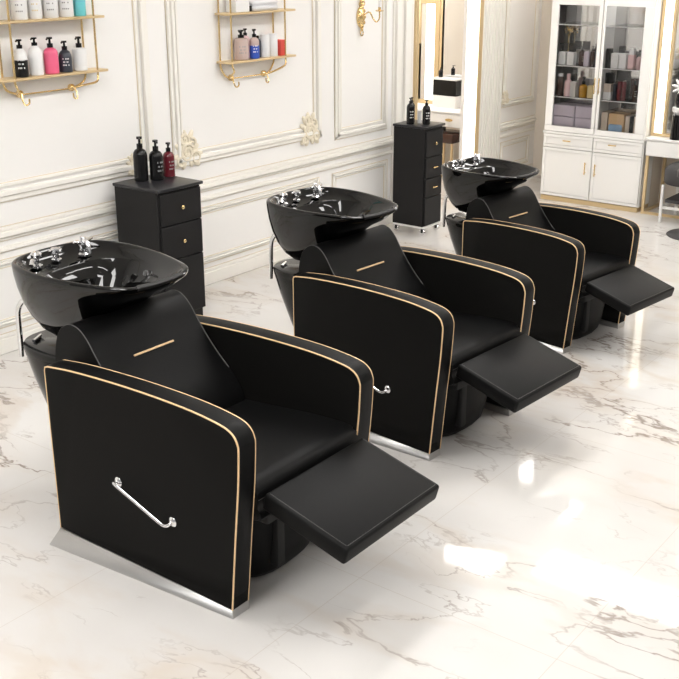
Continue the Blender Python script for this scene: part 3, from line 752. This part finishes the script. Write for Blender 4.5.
def vanity_mirror(x, y0, y1, z0, z1, label, ledw=.05, m='led', both=True):
    """y1 is the edge nearest the panelled wall"""
    e = empty('vanity_mirror', (x, (y0 + y1) / 2, z0), label, 'mirror', 'gold framed lit vanity mirrors')
    h = (y1 - y0) / 2; H = z1 - z0
    bm = B(); t = .022
    add_box(bm, -.03, .0, h - t, h, 0, H, .002, 1); add_box(bm, -.03, .0, -h, -h + t, 0, H, .002, 1)
    add_box(bm, -.03, .0, -h + t, h - t, 0, t, .002, 1); add_box(bm, -.03, .0, -h + t, h - t, H - t, H, .002, 1)
    add_box(bm, -.03, .0, h - t - ledw - .02, h - t - ledw, t, H - t, .002, 1)
    if both: add_box(bm, -.03, .0, -h + t + ledw, -h + t + ledw + .02, t, H - t, .002, 1)
    finish('frame', bm, M['gold_paint'], e)
    box('light_strip', M[m], e, -.024, -.004, h - t - ledw, h - t, t, H - t)
    if both: box('light_strip', M[m], e, -.024, -.004, -h + t, -h + t + ledw, t, H - t)
    box('mirror_glass', M['mirror'], e, -.012, -.006, -h + t + (ledw + .02 if both else 0), h - t - ledw - .02, t, H - t)
    return e
vanity(7.74, 4.55, 5.36, 'white vanity desk with gold legs inside the alcove', drawers=2, dep=.34)
e = empty('vanity_mirror', (8.06, 5.19, .555), 'gold framed mirror with upright white light bar, on the alcove vanity', 'mirror', 'gold framed lit vanity mirrors')
bm = B()
for (a, b, c, d) in ((.072, .125, 0, 1.0), (-.125, -.080, 0, 1.0), (-.080, .072, 0, .035), (-.080, .072, .83, .87)): add_box(bm, -.03, 0, a, b, c, d, .003, 1)
finish('frame', bm, M['gold_paint'], e)
box('light_strip', M['led'], e, -.024, -.004, -.080, .008, .035, .83)
box('mirror_glass', M['mirror'], e, -.012, -.006, .008, .072, .035, .83)
e = empty('vanity_mirror', (8.06, 4.82, .555), 'wide gold framed mirror right of the light bar in the alcove', 'mirror', 'gold framed lit vanity mirrors')
bm = B()
for (a, b, c, d) in ((.215, .240, 0, 1.0), (-.24, -.215, 0, 1.0), (-.215, .215, 0, .03), (-.215, .215, .97, 1.0)): add_box(bm, -.03, 0, a, b, c, d, .003, 1)
finish('frame', bm, M['gold_paint'], e)
box('mirror_glass', M['mirror'], e, -.012, -.006, -.215, .215, .03, .97)
carton('white_reflection_box', 7.90, 8.00, 4.80, 5.03, .5555, .655, M['white'], 'made-up white box for the reflected desk, on the alcove vanity under the black one', 'box')  # boxes, tray and bottle added in place of the desk reflected in the mirror
carton('black_reflection_box', 7.90, 8.00, 4.80, 5.03, .6555, .785, M['p_black'], 'made-up black box for the reflected desk, on the alcove vanity in front of the mirror', 'box')
carton('reflection_tray', 7.88, 8.01, 4.79, 5.04, .7855, .80, M['p_white'], 'made-up white tray for the reflected desk, lying on the black box in the alcove', 'tray')
pump_bottle('pump_bottle', 7.95, 4.985, .8005, .018, .06, M['p_black'], 'made-up small black bottle for the reflected desk, on the white tray in the alcove', None, pump_h=.02)
e = empty('alcove_stool', (7.80, 4.80, 0), 'dark brown square stool tucked under the alcove vanity', 'stool')
box('seat', M['p_brown'], e, -.12, .12, -.12, .12, .30, .38, .012)
for sx in (-1, 1):
    for sy in (-1, 1): box('leg', M['gold_paint'], e, sx * .10 - .008, sx * .10 + .008, sy * .10 - .008, sy * .10 + .008, 0, .2995)

# ------------------------------------------------------------------ white display cabinet
CX0, CX1, CY0, CY1, CZ = 7.50, 7.715, 2.975, 3.768, 1.62
e = empty('display_cabinet', (CX0, (CY0 + CY1) / 2, 0), 'tall white cabinet with two glass doors over drawers and cupboards', 'cabinet')
cy = (CY0 + CY1) / 2
def cb(name, m, x0, x1, y0, y1, z0, z1, bev=.002, par=None):
    return box(name, m, par or e, x0 - CX0, x1 - CX0, y0 - cy, y1 - cy, z0, z1, bev, 1)
bm = B()
for (x0, x1, y0, y1, z0, z1) in ((CX0 + .02, CX1, CY0, CY0 + .02, .035, CZ), (CX0 + .02, CX1, CY1 - .02, CY1, .035, CZ), (CX0 + .02, CX1, CY0 + .02, CY1 - .02, .035, .555), (CX0 + .02, CX1, CY0 + .02, CY1 - .02, CZ - .03, CZ), (CX0 + .02, CX1 - .012, 3.36 - .008, 3.36 + .008, .555, CZ - .03)):
    add_box(bm, x0 - CX0, x1 - CX0, y0 - cy, y1 - cy, z0, z1, .001, 1)
finish('carcass', bm, M['white'], e)
cb('back_panel', M['cabmirror'], CX1 - .012, CX1 - .002, CY0 + .021, CY1 - .021, .556, CZ - .031, 0)
cb('plinth', M['gold_paint'], CX0 + .004, CX1, CY0 + .004, CY1 - .004, 0, .034)
cb('cornice', M['white'], CX0 - .01, CX1, CY0 - .008, CY1 + .008, CZ, CZ + .05)
cb('ledge', M['white'], CX0 - .006, CX0 + .0195, CY0 - .004, CY1 + .004, .512, .528)
def panel_front(name, y0, y1, z0, z1, hand):
    p = cb(name, M['white'], CX0 + .004, CX0 + .0195, y0, y1, z0, z1)
    fr = .022
    bm = B()
    for (a, b, c, d) in ((y0, y1, z0, z0 + fr), (y0, y1, z1 - fr, z1), (y0, y0 + fr, z0 + fr, z1 - fr), (y1 - fr, y1, z0 + fr, z1 - fr)):
        add_box(bm, -.002, .0045, a - cy, b - cy, c, d, .0015, 1)
    finish('frame', bm, M['white'], p)
    bm = B()
    if hand[0] == 'h':
        yc, zc = hand[1], hand[2]
        add_tube(bm, [(-.020, yc - .03 - cy, zc), (-.020, yc + .03 - cy, zc)], .0045, 8)
        for s in (-.022, .022): add_tube(bm, [(.0, yc + s - cy, zc), (-.020, yc + s - cy, zc)], .003, 6)
    else:
        yc, zc = hand[1], hand[2]
        add_tube(bm, [(-.020, yc - cy, zc - .045), (-.020, yc - cy, zc + .045)], .0045, 8)
        for s in (-.032, .032): add_tube(bm, [(.0, yc - cy, zc + s), (-.020, yc - cy, zc + s)], .003, 6)
    finish('handle', bm, M['gold'], p)
panel_front('drawer', 3.365, 3.765, .410, .509, ('h', 3.566, .468))
panel_front('drawer', 2.980, 3.358, .410, .509, ('h', 3.204, .473))
panel_front('cupboard_door', 3.365, 3.765, .040, .405, ('v', 3.405, .280))
panel_front('cupboard_door', 2.980, 3.358, .040, .405, ('v', 3.325, .275))
for y0, y1, hy in ((3.365, 3.765, 3.378), (2.980, 3.358, 3.345)):
    a, b = (3.708, 3.392) if y0 > 3.3 else (3.338, 3.052)
    a, b = b, a
    bm = B()
    for (p, q, c, d) in ((y0, y1, .532, .572), (y0, y1, 1.443, CZ - .004), (y0, a, .572, 1.443), (b, y1, .572, 1.443)):
        add_box(bm, .002, .0195, p - cy, q - cy, c, d, .0015, 1)
    d_ = finish('glass_door', bm, M['white'], e)
    cb('pane', M['glass'], CX0 + .010, CX0 + .013, a, b, .572, 1.443, 0, d_)
    bm = B(); add_tube(bm, [(-.018, hy - cy, .83), (-.018, hy - cy, .945)], .0038, 8)
    for s in (.845, .93): add_tube(bm, [(.004, hy - cy, s), (-.018, hy - cy, s)], .003, 6)
    finish('handle', bm, M['gold'], d_)
for z in (.785, 1.012, 1.305):
    for (a, b) in ((3.372, 3.745), (2.998, 3.350)): cb('glass_shelf', M['glass'], CX0 + .035, CX1 - .014, a, b, z - .006, z, 0)
    bm = B()
    for (a, b) in ((3.372, 3.745), (2.998, 3.350)): add_box(bm, .0325, .0345, a - cy, b - cy, z - .0065, z + .0005)
    finish('shelf_edge', bm, M['p_white'], e)
cb('light_strip', M['cabfill'], CX0 + .03, CX0 + .05, CY0 + .03, CY1 - .03, CZ - .045, CZ - .0305, 0)  # unseen glowing strip, added to brighten the cabinet interior
# contents
o = empty('gold_ornament', (7.655, 3.690, 1.0125), 'gold starburst ornament on a stem behind the left glass door', 'ornament')
lathe('stem', M['gold'], o, [(.020, 0), (.020, .006), (.007, .014), (.006, .20), (.011, .205), (.011, .212), (0, .214)], 12)
bm = B(); sc0 = Vector((0, 0, .245)); bmesh.ops.create_icosphere(bm, subdivisions=2, radius=.009, matrix=Matrix.Translation(sc0))
for k in range(14):
    zz = 1 - 2 * (k + .5) / 14; rr = math.sqrt(1 - zz * zz); a = k * 2.39996
    d = Vector((rr * math.cos(a), rr * math.sin(a), zz)) * .036
    add_tube(bm, [sc0, sc0 + d], .0018, 5); bmesh.ops.create_icosphere(bm, subdivisions=1, radius=.0055, matrix=Matrix.Translation(sc0 + d))
finish('starburst', bm, M['gold'], o)
X = 7.585; gl = 'toiletries behind the left glass door'; gr = 'toiletries behind the right glass door'
def capped_box(y, z, w, h, m, mc, label, g, ch=.05, x=X):
    o = empty('capped_bottle', (x, y, z), label, 'bottle', g)
    box('body', m, o, -.025, .025, -w / 2, w / 2, 0, h, .004, 1)
    box('cap', mc, o, -.018, .018, -w / 2 + .004, w / 2 - .004, h + .0005, h + ch, .003, 1)
Z1 = 1.0125; Z2 = .7855; Z3 = .5555
capped_box(3.690, Z1, .058, .095, M['p_white'], M['p_black'], 'square white bottle with black cap, leftmost behind the left glass door', gl, .06)
capped_box(3.620, Z1, .056, .095, M['p_white'], M['p_black'], 'square white bottle with black cap, second from left on the upper row', gl, .06)
pump_bottle('pump_bottle', X, 3.540, Z1, .022, .11, M['p_brown'], 'dark brown bottle in the upper row of the left door', gl, pump_h=.03, mark=M['p_beige'])
capped_box(3.495, Z1, .042, .10, M['p_lav'], M['p_lav'], 'lavender carton beside the brown bottle, upper row', gl, .004)
pump_bottle('pump_bottle', X - .02, 3.448, Z1, .018, .115, M['p_brown'], 'slim dark bottle right of the lavender carton', gl, pump_h=.03)
pump_bottle('pump_bottle', X - .02, 3.410, Z1, .017, .125, M['p_navy'], 'slim slate bottle at the right end of the upper row, left door', gl, pump_h=.02, cap=True)
tube_bottle('tube_bottle', X, 3.700, Z2, .024, .14, M['p_brown'], 'dark brown tube at the left end of the middle row', gl, capm=M['p_white'])
pump_bottle('pump_bottle', X, 3.635, Z2, .028, .125, M['p_palepink'], 'pale pink bottle behind the left glass door', gl, pump_h=.035, pump=M['p_palepink'], cap=True)
carton('white_jar_box', X - .03, X + .03, 3.56, 3.605, Z2, Z2 + .11, M['white_in'], 'grey carton between pink and amber bottles', 'box', gl)
pump_bottle('pump_bottle', X, 3.510, Z2, .030, .095, M['p_amber'], 'amber bottle with black pump behind the left glass door', gl, pump_h=.055)
carton('yellow_box', X - .02, X + .03, 3.425, 3.470, Z2, Z2 + .09, M['p_yellow'], 'pale yellow box right of the amber bottle', 'box', gl)
for a, b, nm in ((3.545, 3.725, 'left'), (3.39, 3.54, 'right')):
    for k in range(2):
        carton('storage_box', X - .045, X + .10, a, b, Z3 + k * .085, Z3 + .083 + k * .085, M['p_lav'], '%s lavender storage box at the bottom of the cabinet, %s side' % (('lower', 'upper')[k], nm), 'box', 'lavender storage boxes', .004)
carton('black_vase_box', X - .02, X + .03, 3.312, 3.345, Z1, Z1 + .135, M['p_black'], 'black carton at the left end of the upper row, right door', 'box', gr)
for y, w, h, nm in ((3.274, .055, .105, 'white carton left of its twin behind the right glass door'), (3.215, .055, .105, 'white carton beside the pink bottles behind the right glass door')):
    carton('white_carton', X - .025, X + .03, y - w / 2, y + w / 2, Z1, Z1 + h, M['p_white'], nm, 'box', gr)
capped_box(3.152, Z1, .045, .10, M['p_palepink'], M['p_white'], 'pink bottle with wide white cap, upper row of the right door', gr, .045)
pump_bottle('pump_bottle', X, 3.098, Z1, .021, .09, M['p_palepink'], 'pink bottle with dark pump near the right end of the upper row', gr, pump_h=.045)
capped_box(3.056, Z1, .030, .09, M['p_palepink'], M['p_white'], 'narrow pink bottle at the right end of the upper row', gr, .04)
carton('grey_white_case', X - .02, X + .05, 3.285, 3.345, Z2, Z2 + .055, M['p_white'], 'low white case under a beige one in the middle row', 'box', gr)
carton('beige_case', X - .02, X + .05, 3.287, 3.343, Z2 + .0555, Z2 + .115, M['p_beige'], 'beige case stacked on a white one behind the right door', 'box', gr)
carton('dark_case', X - .01, X + .05, 3.29, 3.34, Z2 + .1155, Z2 + .19, M['p_black'], 'dark case, topmost of the stack behind the right door', 'box', gr)
tube_bottle('tube_bottle', X, 3.262, Z2, .015, .115, M['p_navy'], 'slim dark tube left of the maroon bottles', gr)
tube_bottle('tube_bottle', X, 3.228, Z2, .016, .135, M['p_maroon'], 'maroon tube, left of two behind the right glass door', gr)
tube_bottle('tube_bottle', X, 3.193, Z2, .016, .135, M['p_maroon'], 'maroon tube, right of two behind the right glass door', gr)
pump_bottle('pump_bottle', X, 3.112, Z2, .017, .12, M['p_brown'], 'dark bottle with white print in the middle row, right door', gr, pump_h=.025, cap=True, mark=M['p_white'])
carton('grey_box', X - .02, X + .04, 3.015, 3.075, Z2, Z2 + .125, M['velvet'], 'dark grey box at the right end of the middle row', 'box', gr)
carton('beige_binder', X - .02, X + .10, 3.292, 3.342, Z3, Z3 + .14, M['p_beige'], 'beige binder at the left of the bottom row, right door', 'binder', 'binders in the cabinet')
carton('wooden_crate', X - .02, X + .10, 3.165, 3.285, Z3, Z3 + .135, M['p_wood'], 'pale wooden crate behind a blue cloth, bottom row', 'crate')
carton('blue_cloth', X - .045, X - .0205, 3.17, 3.275, Z3, Z3 + .06, M['p_sky'], 'folded sky blue cloth in front of the wooden crate', 'cloth', None, .01)
for y, m_, nm in ((3.138, 'p_beige', 'beige binder just right of the wooden crate'), (3.106, 'p_black', 'black binder between two beige ones, bottom row'), (3.074, 'p_beige', 'beige binder near the right end of the bottom row'), (3.038, 'p_wood', 'light brown binder at the far right of the bottom row')):
    carton('binder', X - .02, X + .10, y - .015, y + .015, Z3, Z3 + .125, M[m_], nm, 'binder', 'binders in the cabinet')

# ------------------------------------------------------------------ right-hand vanity
vanity(7.50, 1.75, 2.955, 'white vanity desk with gold legs right of the display cabinet', drawers=2, dep=.375)
vanity_mirror(7.625, 1.9, 2.968, .5555, 1.75, 'gold framed mirror with warm light strip on the right-hand vanity', ledw=.062, m='warmled')
e = empty('reflection_stand', (7.545, 2.755, .5555), 'made-up black stand with white petals in place of a mirror reflection, at the right edge', 'ornament')  # made-up object replacing the black and white reflection in the vanity mirror
lathe('base', M['p_black'], e, [(.046, 0), (.046, .01), (.042, .14), (.044, .17), (0, .171)], 20)
lathe('bowl', M['p_white'], e, [(.02, .1715), (.046, .195), (.050, .225), (0, .22)], 20)
lathe('stem', M['p_black'], e, [(.022, .222), (.036, .26), (.030, .31), (.010, .33), (0, .33)], 14)
bm = B()
for k in range(9):
    a = k * 2 * PI / 9
    m = Matrix.Translation((0, 0, .36)) @ Matrix.Rotation(a, 4, 'X') @ Matrix.Translation((0, 0, .038)) @ Matrix.Diagonal((.010, .011, .034, 1))
    bmesh.ops.create_icosphere(bm, subdivisions=2, radius=1, matrix=m)
finish('petals', bm, M['p_white'], e)
e = empty('tub_stool', (7.48, 2.55, 0), 'dark grey upholstered tub stool at the right-hand vanity', 'stool')
bm = B()
R = [supering(bm, -.17, .17, -.20, .20, .27, 3), supering(bm, -.185, .185, -.215, .215, .29, 3), supering(bm, -.185, .185, -.215, .215, .375, 3), supering(bm, -.16, .16, -.19, .19, .40, 3)]
for a, b in zip(R, R[1:]): bridge(bm, a, b)
bm.faces.new(R[0]); bm.faces.new(R[-1]); finish('seat', bm, M['velvet'], e, 50)
box('lower_shelf', M['velvet'], e, -.13, .13, -.17, .17, .14, .165, .003, 1)
for sx in (-1, 1):
    for sy in (-1, 1): box('leg', M['white'], e, sx * .15 - .009, sx * .15 + .009, sy * .185 - .009, sy * .185 + .009, 0, .2695)
for sy in (-1, 1): box('rail', M['white'], e, -.14, .14, sy * .185 - .007, sy * .185 + .007, .10, .118)
for sx in (-1, 1): box('rail', M['white'], e, sx * .15 - .007, sx * .15 + .007, -.175, .175, .10, .118)
e = empty('swivel_stool', (7.09, 2.41, 0), 'swivel stool whose dark round floor plate shows at the right edge', 'stool')
lathe('base_plate', M['velvet'], e, [(.165, 0), (.17, .006), (.16, .014), (.05, .022), (.02, .03)], 36)
lathe('pole', M['chrome'], e, [(.016, .028), (.016, .38)], 14)
lathe('seat', M['velvet'], e, [(.10, .38), (.14, .40), (.14, .44), (.10, .455), (0, .458)], 28)

# ------------------------------------------------------------------ light, camera
w = bpy.data.worlds.new('world'); bpy.context.scene.world = w; w.use_nodes = True
w.node_tree.nodes['Background'].inputs[0].default_value = (1.0, .985, .965, 1)
w.node_tree.nodes['Background'].inputs[1].default_value = .38

cam = bpy.data.cameras.new('camera'); co = bpy.data.objects.new('camera', cam); col.objects.link(co)
F = 1080.026; P_, T_, ROLL = .350736649, .651839581, -.00157605
fw = Vector((math.cos(T_) * math.cos(P_), math.sin(T_) * math.cos(P_), -math.sin(P_)))
rt = Vector((math.sin(T_), -math.cos(T_), 0)); up = rt.cross(fw)
r2 = rt * math.cos(ROLL) + up * math.sin(ROLL); u2 = -rt * math.sin(ROLL) + up * math.cos(ROLL)
co.matrix_world = Matrix(((r2.x, u2.x, -fw.x, 0), (r2.y, u2.y, -fw.y, 0), (r2.z, u2.z, -fw.z, 1.856), (0, 0, 0, 1)))
cam.sensor_width = 36; cam.sensor_fit = 'HORIZONTAL'; cam.lens = F / 679 * 36; cam.clip_start = .05
sc = bpy.context.scene; sc.camera = co
sc.view_settings.view_transform = 'Standard'; sc.view_settings.look = 'None'
sc.view_settings.exposure = 0.13; sc.view_settings.gamma = 1; sc.view_settings.use_curve_mapping = False
